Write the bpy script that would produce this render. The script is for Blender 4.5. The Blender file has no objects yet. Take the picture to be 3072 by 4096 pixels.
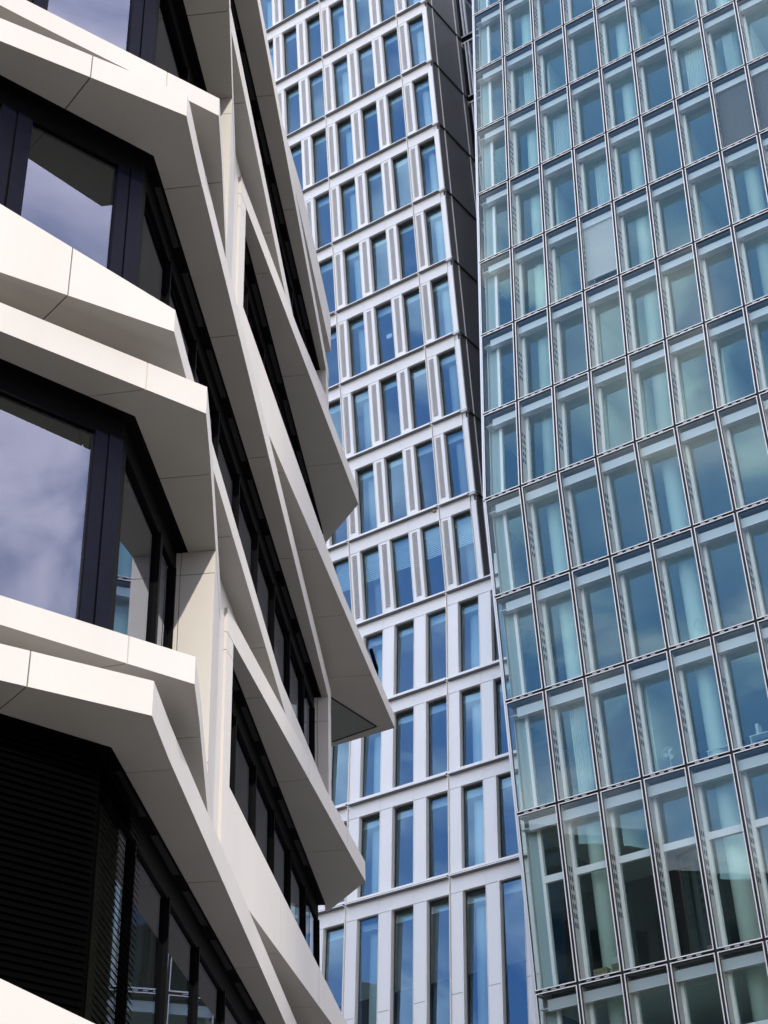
import bpy, bmesh, math, random
from mathutils import Vector, Matrix
random.seed(7)
R = math.radians
S = bpy.context.scene
COL = S.collection

# ------------------------------------------------------------------ camera
F_PX, PITCH, ROLL, CAM_Z = 6848.33, 0.592765, -0.029086, 1.6
fw = Vector((0, math.cos(PITCH), math.sin(PITCH)))
rt0 = Vector((1, 0, 0)); up0 = rt0.cross(fw)
rt = math.cos(ROLL)*rt0 + math.sin(ROLL)*up0
up = -math.sin(ROLL)*rt0 + math.cos(ROLL)*up0
cd = bpy.data.cameras.new("camera"); cam = bpy.data.objects.new("camera", cd); COL.objects.link(cam)
cd.sensor_fit = 'VERTICAL'; cd.sensor_height = 24.0; cd.lens = 24.0*F_PX/4096.0
cd.clip_start = 0.1; cd.clip_end = 3000
m = Matrix((rt, up, -fw)).transposed().to_4x4(); m.translation = Vector((0, 0, CAM_Z))
cam.matrix_world = m
S.camera = cam

# ------------------------------------------------------------------ light
SUN_AZ, SUN_EL = -75.3, 24.0
W = bpy.data.worlds.new("World"); S.world = W; W.use_nodes = True
nt = W.node_tree; nt.nodes.clear()
out = nt.nodes.new('ShaderNodeOutputWorld'); bg = nt.nodes.new('ShaderNodeBackground')
sky = nt.nodes.new('ShaderNodeTexSky'); sky.sky_type = 'NISHITA'; sky.sun_disc = False
sky.sun_elevation = R(SUN_EL); sky.sun_rotation = R(90 - SUN_AZ)
sky.air_density = 1.0; sky.dust_density = 0.6; sky.ozone_density = 1.6
def N(t, **kw):
    n = nt.nodes.new(t)
    for k, v in kw.items(): setattr(n, k, v)
    return n
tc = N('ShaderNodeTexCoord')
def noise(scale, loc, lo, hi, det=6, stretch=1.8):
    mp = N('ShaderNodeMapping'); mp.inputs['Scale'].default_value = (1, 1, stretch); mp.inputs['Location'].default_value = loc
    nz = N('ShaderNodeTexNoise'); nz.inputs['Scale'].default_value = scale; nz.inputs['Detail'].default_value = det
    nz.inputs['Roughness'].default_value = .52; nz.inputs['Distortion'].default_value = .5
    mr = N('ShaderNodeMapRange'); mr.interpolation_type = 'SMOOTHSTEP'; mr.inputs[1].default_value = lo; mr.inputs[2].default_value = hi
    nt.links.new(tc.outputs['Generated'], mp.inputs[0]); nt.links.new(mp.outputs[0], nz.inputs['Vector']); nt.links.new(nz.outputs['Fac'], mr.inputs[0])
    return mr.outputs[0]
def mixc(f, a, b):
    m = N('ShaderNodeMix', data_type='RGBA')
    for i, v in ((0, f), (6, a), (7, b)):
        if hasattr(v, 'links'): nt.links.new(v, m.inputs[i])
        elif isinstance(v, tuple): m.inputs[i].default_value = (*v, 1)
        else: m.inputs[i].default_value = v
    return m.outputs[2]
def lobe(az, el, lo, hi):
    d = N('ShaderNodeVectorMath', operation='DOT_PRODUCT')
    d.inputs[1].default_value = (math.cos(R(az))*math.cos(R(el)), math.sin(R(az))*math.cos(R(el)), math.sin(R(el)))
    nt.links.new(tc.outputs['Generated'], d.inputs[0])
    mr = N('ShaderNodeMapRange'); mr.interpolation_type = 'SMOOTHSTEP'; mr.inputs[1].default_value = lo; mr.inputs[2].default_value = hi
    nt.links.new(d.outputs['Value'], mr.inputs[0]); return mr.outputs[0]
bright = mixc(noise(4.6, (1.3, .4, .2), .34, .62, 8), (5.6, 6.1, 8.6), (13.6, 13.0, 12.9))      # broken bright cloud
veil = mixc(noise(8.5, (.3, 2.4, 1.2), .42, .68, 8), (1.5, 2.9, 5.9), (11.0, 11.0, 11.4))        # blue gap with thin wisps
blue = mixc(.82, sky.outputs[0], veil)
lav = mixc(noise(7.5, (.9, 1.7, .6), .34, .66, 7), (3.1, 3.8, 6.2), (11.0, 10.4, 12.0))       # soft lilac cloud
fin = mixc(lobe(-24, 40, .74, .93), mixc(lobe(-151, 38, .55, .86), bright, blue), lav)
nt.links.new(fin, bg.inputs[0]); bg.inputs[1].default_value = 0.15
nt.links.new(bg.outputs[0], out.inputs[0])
sl = bpy.data.lights.new("sun", 'SUN'); sl.energy = 2.4; sl.angle = R(0.5); sl.color = (1.0, 0.91, 0.80)
so = bpy.data.objects.new("sun", sl); COL.objects.link(so)
sd = Vector((math.cos(R(SUN_AZ))*math.cos(R(SUN_EL)), math.sin(R(SUN_AZ))*math.cos(R(SUN_EL)), math.sin(R(SUN_EL))))
so.rotation_euler = sd.to_track_quat('Z', 'Y').to_euler(); so.location = (30, -60, 60)
S.view_settings.view_transform = 'Standard'; S.view_settings.look = 'None'
S.view_settings.exposure = 0.98; S.view_settings.gamma = 1.0
S.cycles.max_bounces = 10; S.cycles.transparent_max_bounces = 16; S.cycles.glossy_bounces = 5
S.cycles.diffuse_bounces = 4; S.cycles.caustics_reflective = False; S.cycles.caustics_refractive = False

# ------------------------------------------------------------------ materials
def mat(name, col, rough=0.6, metal=0.0, var=0.0, scale=3.0, spec=0.5, bump=0.0, streak=False):
    m = bpy.data.materials.new(name); m.use_nodes = True
    n = m.node_tree; b = n.nodes['Principled BSDF']
    b.inputs['Base Color'].default_value = (*col, 1); b.inputs['Roughness'].default_value = rough
    b.inputs['Metallic'].default_value = metal; b.inputs['Specular IOR Level'].default_value = spec
    if var or bump:
        t = n.nodes.new('ShaderNodeTexCoord'); no = n.nodes.new('ShaderNodeTexNoise')
        mpn = n.nodes.new('ShaderNodeMapping'); mpn.inputs['Scale'].default_value = (1, 1, 0.25 if streak else 1)
        no.inputs['Scale'].default_value = scale; no.inputs['Detail'].default_value = 8
        n.links.new(t.outputs['Object'], mpn.inputs[0]); n.links.new(mpn.outputs[0], no.inputs['Vector'])
        if var:
            r = n.nodes.new('ShaderNodeValToRGB')
            r.color_ramp.elements[0].position = .3; r.color_ramp.elements[1].position = .7
            r.color_ramp.elements[0].color = (*[max(0, c*(1-var)) for c in col], 1)
            r.color_ramp.elements[1].color = (*[min(1, c*(1+var*.5)) for c in col], 1)
            n.links.new(no.outputs['Fac'], r.inputs[0]); n.links.new(r.outputs[0], b.inputs['Base Color'])
        if bump:
            bp = n.nodes.new('ShaderNodeBump'); bp.inputs['Strength'].default_value = bump; bp.inputs['Distance'].default_value = .01
            n2 = n.nodes.new('ShaderNodeTexNoise'); n2.inputs['Scale'].default_value = 60
            n.links.new(t.outputs['Object'], n2.inputs['Vector'])
            n.links.new(n2.outputs['Fac'], bp.inputs['Height']); n.links.new(bp.outputs[0], b.inputs['Normal'])
    return m

def glass(name, tint, base, gain, refl=(1, 1, 1), ior=1.5, wob=0.0, wscale=0.6):
    """thin architectural glass: mirror share rises with angle, the rest passes through tinted"""
    m = bpy.data.materials.new(name); m.use_nodes = True; n = m.node_tree; n.nodes.clear()
    o = n.nodes.new('ShaderNodeOutputMaterial'); mix = n.nodes.new('ShaderNodeMixShader')
    tr = n.nodes.new('ShaderNodeBsdfTransparent'); tr.inputs[0].default_value = (*tint, 1)
    gl = n.nodes.new('ShaderNodeBsdfGlossy'); gl.inputs['Roughness'].default_value = 0.0; gl.inputs[0].default_value = (*refl, 1)
    ge = n.nodes.new('ShaderNodeNewGeometry'); dt = n.nodes.new('ShaderNodeVectorMath'); dt.operation = 'DOT_PRODUCT'
    n.links.new(ge.outputs['Incoming'], dt.inputs[0]); n.links.new(ge.outputs['Normal'], dt.inputs[1])
    ab = n.nodes.new('ShaderNodeMath'); ab.operation = 'ABSOLUTE'; n.links.new(dt.outputs['Value'], ab.inputs[0])
    om = n.nodes.new('ShaderNodeMath'); om.operation = 'SUBTRACT'; om.inputs[0].default_value = 1.0; n.links.new(ab.outputs[0], om.inputs[1])
    pw = n.nodes.new('ShaderNodeMath'); pw.operation = 'POWER'; pw.inputs[1].default_value = 4.0; n.links.new(om.outputs[0], pw.inputs[0])
    ma = n.nodes.new('ShaderNodeMath'); ma.operation = 'MULTIPLY_ADD'; ma.use_clamp = True
    ma.inputs[1].default_value = gain; ma.inputs[2].default_value = base
    n.links.new(pw.outputs[0], ma.inputs[0]); n.links.new(ma.outputs[0], mix.inputs[0])
    n.links.new(tr.outputs[0], mix.inputs[1]); n.links.new(gl.outputs[0], mix.inputs[2]); n.links.new(mix.outputs[0], o.inputs[0])
    if wob:
        g = n.nodes.new('ShaderNodeNewGeometry'); no = n.nodes.new('ShaderNodeTexNoise'); no.inputs['Scale'].default_value = wscale
        no.inputs['Detail'].default_value = 1
        bp = n.nodes.new('ShaderNodeBump'); bp.inputs['Strength'].default_value = wob; bp.inputs['Distance'].default_value = 0.05
        n.links.new(g.outputs['Position'], no.inputs['Vector']); n.links.new(no.outputs['Fac'], bp.inputs['Height'])
        n.links.new(bp.outputs[0], gl.inputs['Normal'])
    return m

M = {}
M['clad'] = mat('pale_cladding', (.402, .39, .362), .55, var=.06, scale=1.1, bump=.06, streak=True)
M['core'] = mat('joint_black', (.015, .015, .015), .9)
M['dark'] = mat('dark_bronze_metal', (.0025, .0025, .003), .65, spec=.04)
M['navy'] = mat('dark_anodised_metal', (.003, .0034, .009), .45, metal=0.0, var=.2, scale=9, spec=.06)
M['cassette'] = mat('dark_cassette', (.03, .03, .031), .6, spec=.1)
M['blind_dark'] = mat('charcoal_slats', (.0012, .0012, .0012), .9, spec=.0)
M['gA'] = glass('window_glass_grey', (.50, .52, .46), .145, .9, (.76, .82, 1.0), 1.5, .02, .5)
M['white'] = mat('white_tower_panel', (.92, .88, .815), .5, var=.03, scale=1.0, streak=True)
M['white2'] = mat('white_tower_trim', (.76, .75, .72), .5)
M['under'] = mat('ledge_underside_shade', (.17, .17, .18), .6)
M['greytrim'] = mat('grey_trim', (.30, .30, .31), .5)
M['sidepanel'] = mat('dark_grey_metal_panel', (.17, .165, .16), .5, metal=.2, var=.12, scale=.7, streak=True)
M['gW'] = glass('tower_window_glass', (.66, .83, .88), .165, .7, (.42, .70, 1.0), 1.5, .10, .45)
M['room_white'] = mat('room_white_paint', (.82, .86, .79), .7)
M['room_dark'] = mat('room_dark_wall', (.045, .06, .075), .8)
M['room_floor'] = mat('room_carpet', (.38, .38, .37), .9)
M['edge'] = mat('white_frame_edge', (.88, .84, .77), .4)
M['inframe'] = mat('inner_window_white', (.88, .88, .86), .45)
M['infill'] = mat('pale_teal_view_panel', (.36, .47, .47), .15)
M['voidtop'] = mat('cavity_soffit_shade', (.16, .18, .19), .6)
M['alu'] = mat('aluminium_frame', (.74, .73, .72), .42, metal=.25)
M['aludark'] = mat('dark_joint_metal', (.05, .045, .042), .5, metal=.3)
M['cav'] = mat('cavity_panel', (.50, .50, .48), .45)
M['slotshade'] = mat('slot_shadow', (.06, .07, .08), .8)
M['blindbox'] = mat('blind_box_metal', (.58, .60, .59), .4, metal=.2)
M['gO'] = glass('outer_skin_glass', (.90, .96, .93), .045, .55, (.85, .97, .98), 1.5, .06, .5)
M['gI'] = glass('inner_pane_glass', (.82, .92, .88), .12, .6, (.52, .82, .90), 1.5, .10, .5)
M['slat'] = mat('pale_slats', (.62, .64, .62), .5)
M['slatgrey'] = mat('grey_slats', (.17, .17, .16), .5)
M['ground'] = mat('stone_paving', (.18, .165, .14), .85, var=.2, scale=.6)
M['brick'] = mat('dark_brown_facade', (.045, .038, .034), .8, var=.3, scale=.4)
M['darkglass'] = mat('dark_green_panel', (.17, .19, .18), .35)
M['gL'] = glass('link_glass', (.25, .3, .34), .18, .9, (.6, .72, .85), 1.5)
M['carton'] = mat('brown_cardboard', (.34, .25, .14), .8, var=.1)
M['paper'] = mat('white_paper', (.8, .8, .8), .8)
M['ink'] = mat('red_print', (.25, .03, .02), .7)
M['plastic'] = mat('white_plastic', (.75, .76, .76), .4)
M['plant'] = mat('dark_leaf', (.03, .06, .03), .6)

# ------------------------------------------------------------------ mesh helpers
class MB:
    def __init__(s): s.v = []; s.f = []; s.mi = []; s.mats = []
    def mid(s, m):
        if m not in s.mats: s.mats.append(m)
        return s.mats.index(m)
    def poly(s, pts, m):
        i = len(s.v); s.v += [tuple(p) for p in pts]; s.f.append(tuple(range(i, i+len(pts)))); s.mi.append(s.mid(m))
    def box(s, x0, x1, y0, y1, z0, z1, m, T=None):
        P = [Vector((x, y, z)) for z in (z0, z1) for y in (y0, y1) for x in (x0, x1)]
        if T: P = [T @ p for p in P]
        i = len(s.v); s.v += [tuple(p) for p in P]; k = s.mid(m)
        for q in ((0, 2, 3, 1), (4, 5, 7, 6), (0, 1, 5, 4), (2, 6, 7, 3), (0, 4, 6, 2), (1, 3, 7, 5)):
            s.f.append(tuple(i+a for a in q)); s.mi.append(k)
    def rect_bar(s, a, b, w, h, m, upv=Vector((0, 0, 1))):
        a = Vector(a); b = Vector(b); d = (b-a).normalized(); u = d.cross(upv).normalized(); v = u.cross(d)
        P = [c + u*sx*w/2 + v*sy*h/2 for c in (a, b) for sx, sy in ((-1, -1), (1, -1), (1, 1), (-1, 1))]
        i = len(s.v); s.v += [tuple(p) for p in P]; k = s.mid(m)
        for q in ((0, 3, 2, 1), (4, 5, 6, 7), (0, 1, 5, 4), (1, 2, 6, 5), (2, 3, 7, 6), (3, 0, 4, 7)):
            s.f.append(tuple(i+x for x in q)); s.mi.append(k)
    def cyl(s, a, b, r, m, n=20, r2=None):
        a = Vector(a); b = Vector(b); d = (b-a).normalized(); u = d.orthogonal().normalized(); v = d.cross(u)
        r2 = r if r2 is None else r2; i = len(s.v); k = s.mid(m)
        for c, rr in ((a, r), (b, r2)):
            for j in range(n):
                t = 2*math.pi*j/n; s.v.append(tuple(c + (u*math.cos(t)+v*math.sin(t))*rr))
        for j in range(n): s.f.append((i+j, i+(j+1) % n, i+n+(j+1) % n, i+n+j)); s.mi.append(k)
        s.f.append(tuple(i+j for j in reversed(range(n)))); s.mi.append(k)
        s.f.append(tuple(i+n+j for j in range(n))); s.mi.append(k)
    def prism(s, outer, inner, m):
        """outer / inner: lists of (x, y, zb, zt); a closed solid between two vertical skins"""
        n = len(outer); i = len(s.v); k = s.mid(m)
        for p in outer: s.v += [(p[0], p[1], p[2]), (p[0], p[1], p[3])]
        for p in inner: s.v += [(p[0], p[1], p[2]), (p[0], p[1], p[3])]
        o = lambda j, t: i+2*j+t
        q = lambda j, t: i+2*n+2*j+t
        def F(*a): s.f.append(a); s.mi.append(k)
        for j in range(n-1):
            F(o(j, 0), o(j+1, 0), o(j+1, 1), o(j, 1)); F(q(j, 0), q(j, 1), q(j+1, 1), q(j+1, 0))
            F(o(j, 1), o(j+1, 1), q(j+1, 1), q(j, 1)); F(o(j, 0), q(j, 0), q(j+1, 0), o(j+1, 0))
        F(o(0, 0), o(0, 1), q(0, 1), q(0, 0)); F(o(n-1, 0), q(n-1, 0), q(n-1, 1), o(n-1, 1))
    def mesh(s, name):
        me = bpy.data.meshes.new(name); me.from_pydata(s.v, [], s.f)
        for m in s.mats: me.materials.append(m)
        me.polygons.foreach_set('material_index', s.mi)
        bm = bmesh.new(); bm.from_mesh(me); bmesh.ops.recalc_face_normals(bm, faces=bm.faces[:]); bm.to_mesh(me); bm.free()
        me.update(); return me
    def build(s, name, parent=None, smooth=False):
        me = s.mesh(name)
        if smooth:
            for p in me.polygons: p.use_smooth = len(p.vertices) == 4
        return link(name, me, parent)

def link(name, data, parent=None, mw=None):
    o = bpy.data.objects.new(name, data); COL.objects.link(o)
    if mw is not None: o.matrix_local = mw
    if parent: o.parent = parent
    return o
def tag(o, label=None, cat=None, group=None, kind=None):
    if label: o['label'] = label
    if cat: o['category'] = cat
    if group: o['group'] = group
    if kind: o['kind'] = kind
    return o
def empty(name, loc=(0, 0, 0)):
    o = bpy.data.objects.new(name, None); COL.objects.link(o); o.location = loc; return o

# ------------------------------------------------------------------ ground
g = MB(); g.poly([(-900, -900, 0), (900, -900, 0), (900, 900, 0), (-900, 900, 0)], M['ground'])
tag(g.build('ground'), kind='structure')

# ================================================================== FACETED OFFICE BUILDING (left)
AZA, AZB = R(40.0), R(84.4)
va = Vector((math.cos(AZA), math.sin(AZA))); vb = Vector((math.cos(AZB), math.sin(AZB)))
na = Vector((math.sin(AZA), -math.cos(AZA))); nb = Vector((math.sin(AZB), -math.cos(AZB)))
G0 = Vector((-2.40536, 13.42217))
def pA(t, o): return G0 + va*t + na*o
def pB(s, o): return G0 + vb*s + nb*o
def HZ(k): return 13.8733 + CAM_Z + 3.6026*(1-k)          # head height of window row k
office = empty('office_building', (G0.x, G0.y, 0))
tag(office, 'pale faceted office building with zigzag bands and black ribbon windows', 'building')
ORG = Vector((G0.x, G0.y, 0))
class OB(MB):
    def build(s, name, parent=None, smooth=False):
        s.v = [(x-ORG.x, y-ORG.y, z) for x, y, z in s.v]
        return MB.build(s, name, parent or office, smooth)

GO = -.16                                                    # glass plane
def cut(path, cuts, gap=.0065):
    """split a polyline (list of (key, out, in, zb, zt)) at the joint keys; key runs monotonically"""
    ks = sorted(cuts); segs = []; cur = [path[0]]
    def lerp(p, q, k):
        f = (k-p[0])/(q[0]-p[0]); return tuple([k]+[p[i]+(q[i]-p[i])*f for i in range(1, len(p))])
    for i in range(len(path)-1):
        p, q = path[i], path[i+1]
        for k in [c for c in ks if p[0] < c < q[0]]:
            cur.append(lerp(p, q, k-gap)); segs.append(cur); cur = [lerp(p, q, k+gap)]
        cur.append(q)
    segs.append(cur); return segs

def band(name, path, cuts, label=None):
    """path entries: (key, ox, oy, ix, iy, zb, zt)"""
    b = OB()
    for sg in cut(path, cuts):
        b.prism([(p[1], p[2], p[5], p[6]) for p in sg], [(p[3], p[4], p[5], p[6]) for p in sg], M['clad'])
    core = []
    e0, e1 = path[0], path[-1]
    def inset(p, q):
        f = .012/max(abs(q[0]-p[0]), .02); return tuple(p[i]+(q[i]-p[i])*f for i in range(7))
    for p in [inset(e0, path[1])] + path[1:-1] + [inset(e1, path[-2])]:
        ox, oy, ix, iy = p[1:5]; v = Vector((ix-ox, iy-oy)); L = max(v.length, 1e-4); v *= min(.02, L*.4)/L
        core.append((ox+v.x, oy+v.y, ix, iy, p[5]+.015, p[6]-.015))
    b.prism([(c[0], c[1], c[4], c[5]) for c in core], [(c[2]+0, c[3]+0, c[4], c[5]) for c in core], M['core'])
    return b.build(name)

def lineP_A(t): return .69 + .15*(t+.05)
def lineQ_A(t): return .43 + .045*(t-.51)
def lineP_B(s): return .44 - .0258*(s+.5)
def lineQ_B(s): return .69 - .163*(s-.07)
def line2_B(s): return .075 + .082*(s-4.30)
PCOR = pA(-.05, .69); QCOR = pA(.52, .44)
def a_pts(kind, zb, ztf, tmin=-11.0, iO=-.02):
    """points along face A up to the corner (key = t), kind P or Q"""
    pts = []
    ln = lineP_A if kind == 'P' else lineQ_A
    ts = [tmin, -3.6] if kind == 'P' else [tmin]
    tt = [tmin, -3.4, -1.9] if kind == 'P' else [tmin, -1.9]
    for t in tt:
        p = pA(t, max(.10, ln(t))); q = pA(t, iO); pts.append((t, p.x, p.y, q.x, q.y, zb, ztf(t)))
    c = PCOR if kind == 'P' else QCOR
    i = G0 + (va*(-iO) - 0*va)*0 + na*iO*0 + (pA(0, iO)-G0)*0.6 + (pB(0, iO)-G0)*0.6
    pts.append((0, c.x, c.y, i.x, i.y, zb, ztf(0)))
    return pts
def b_pts(fn, ss, zb, zt, iO=-.02):
    r = []
    for s in ss:
        p = pB(s, fn(s)); q = pB(s, iO); z = zt(s) if callable(zt) else zt
        r.append((s, p.x, p.y, q.x, q.y, zb, z))
    return r
def flat(z): return lambda t: z

KMIN, KMAX = -1, 4
CUT_P = [-6.4, -3.75, -1.12, .53, 3.16, 5.78, 8.40, 10.86]
CUT_Q = [-5.9, -3.2, -.53, 1.09]
CUT_2 = [6.02, 8.53, 11.07]
CUT_2S = [7.0, 9.11, 11.19, 13.33]
for k in range(KMIN, KMAX+1):
    z = HZ(k); kind = 'P' if k % 2 else 'Q'
    zs = HZ(k+1)                                             # sill level reference of this window row
    if kind == 'P':
        band('header_band', a_pts('P', z, flat(z+.33)) + b_pts(lineP_B, [.3, 6, 13.32], z, z+.33), CUT_P)
        flatv = .93 if k == -1 else .87
        def topB(s, k=k, zs=zs, flatv=flatv):
            if k == -1: return zs+flatv+max(0, s-8.2)*.43
            return zs+flatv+max(0, s-7.2)*.152
        def topA(t, zs=zs): return zs + .865 + max(0, -t-.06)*.305
        if k+1 <= KMAX+1 and zs+.59 > .3:
            band('sill_band', a_pts('P', zs+.59, topA, iO=-.20) + b_pts(lineP_B, [.3, 6, 7.2 if k != -1 else 8.2, 13.32], zs+.59, topB, iO=-.20), CUT_P)
        # pier at the far end of the ribbon window
        for (o0, o1) in ((-.35, -.10), (-.092, None)):
            b = OB()
            for (za, zb_) in ((zs+.7, z-.47), (z-.462, z-.003)):
                s0, s1 = 12.885, 13.315
                q = [(pB(s0, o1 if o1 is not None else lineP_B(s0)-.003), 0), (pB(s1, o1 if o1 is not None else lineP_B(s1)-.003), 0)]
                b.prism([(p.x, p.y, za, zb_) for p, _ in q], [(pB(s0, o0).x, pB(s0, o0).y, za, zb_), (pB(s1, o0).x, pB(s1, o0).y, za, zb_)], M['clad'])
            b.build('pier')
    else:
        qa = a_pts('Q', z, flat(z+.33)); band('header_band', qa + b_pts(lineQ_B, [.8, 2.5, 4.02], z, z+.33), CUT_Q)
        if zs+.59 > .3 and k != -2:
            band('sill_band', a_pts('Q', zs+.59, flat(zs+.865), iO=-.20) + b_pts(lineQ_B, [.8, 2.5, 4.02], zs+.59, zs+.865, iO=-.20), CUT_Q)
        # pier between the corner window and the ribbon
        for (o0, o1) in ((-.35, -.10), (-.092, None)):
            b = OB()
            for (za, zb_) in ((zs+.62, zs+1.02), (zs+1.028, z-.30), (z-.292, z-.003)):
                s0, s1 = 2.52, 4.015
                f = lambda s: (o1 if o1 is not None else lineQ_B(s)-.003)
                b.prism([(pB(s, f(s)).x, pB(s, f(s)).y, za, zb_) for s in (s0, s1)], [(pB(s, o0).x, pB(s, o0).y, za, zb_) for s in (s0, s1)], M['clad'])
            b.build('pier')
        # second frame: header with corner return, leg, long sill
        i1 = pB(13.2, -.02); i2 = pB(13.45, -.06); o1 = pB(12.38, .74); o2 = pB(13.58, -.04)
        hp = b_pts(line2_B, [4.30, 8, 11.4], z, z+.33)
        hp += [(12.38, o1.x, o1.y, i1.x, i1.y, z, z+.33), (13.5, o2.x, o2.y, i2.x, i2.y, z, z+.33)]
        band('header_band', hp, CUT_2)
        b = OB()
        for (za, zb_) in ((zs+1.6, z-.25), (z-.242, z-.003)):
            s0, s1 = 4.304, 4.595
            e = .003 if za > z-.25 else .003
            b.prism([(pB(s, line2_B(s)-.003).x, pB(s, line2_B(s)-.003).y, za, zb_) for s in (s0, s1)], [(pB(s, -.3).x, pB(s, -.3).y, za, zb_) for s in (s0, s1)], M['clad'])
        b.build('pier')
        def top2(s, zs=zs): return zs+.87+max(0, 11.0-s)*.131
        if zs+.59 > .3:
            sp = b_pts(line2_B, [4.30, 8, 11.0, 13.0], zs+.59, top2, iO=-.3)
            e1 = pB(15.42, line2_B(15.42)); e2 = pB(16.0, -.26); j1 = pB(15.0, -.5); j2 = pB(15.9, -.55)
            sp += [(15.42, e1.x, e1.y, j1.x, j1.y, zs+.59, zs+.87), (16.2, e2.x, e2.y, j2.x, j2.y, zs+.59, zs+.87)]
            band('sill_band', sp, CUT_2S)
            b = OB()
            P4 = [pB(15.30, .66), pB(14.0, -.03), pB(14.9, -.27), pB(15.80, -.24)]
            b.poly([(p.x, p.y, zs+.586) for p in P4], M['darkglass'])
            ring = [P4[0], P4[1]]
            b2 = MB
            for p, q in ((P4[0], P4[1]), (P4[3], P4[0])):
                b.rect_bar((p.x, p.y, zs+.585), (q.x, q.y, zs+.585), .03, .012, M['core'])
            b.build('soffit_panel')
        # recessed strip between the two frames
    # recess wall behind the bands
    b = OB()
    b.prism([(pA(-11.0, .03).x, pA(-11.0, .03).y, z+.20, z+.72), (pA(0, .03).x+.0, pA(0, .03).y, z+.20, z+.72)] , [(pA(-11.0, -.18).x, pA(-11.0, -.18).y, z+.20, z+.72), (pA(0, -.18).x, pA(0, -.18).y, z+.20, z+.72)], M['clad'])
    b.prism([(pB(-.02, .03).x, pB(-.02, .03).y, z+.20, z+.72), (pB(13.3, .03).x, pB(13.3, .03).y, z+.20, z+.72)], [(pB(-.02, -.18).x, pB(-.02, -.18).y, z+.20, z+.72), (pB(13.3, -.18).x, pB(13.3, -.18).y, z+.20, z+.72)], M['clad'])
    if kind == 'Q' or True:
        b.prism([(pB(3.9, .036).x, pB(3.9, .036).y, z-3.0, z+.34), (pB(4.33, .036).x, pB(4.33, .036).y, z-3.0, z+.34)], [(pB(3.9, -.3).x, pB(3.9, -.3).y, z-3.0, z+.34), (pB(4.33, -.3).x, pB(4.33, -.3).y, z-3.0, z+.34)], M['clad']) if kind == 'Q' else None
    b.build('recess_wall')

def top_par(s):
    K = ((5.4, .64), (6.2, .68), (7.5, .90), (9.3, 1.34), (11.0, 1.44), (13.06, 1.46))
    for (s0, z0), (s1, z1) in zip(K[:-1], K[1:]):
        if s <= s1: return HZ(-1)+z0+(z1-z0)*(s-s0)/(s1-s0)
    return HZ(-1)+1.46
band('parapet', b_pts(lambda s: .17, [5.4, 6.2, 7.5, 9.3, 11.0, 13.06], HZ(-1)+.59, top_par, iO=-.2), [10.0, 12.6])
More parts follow.
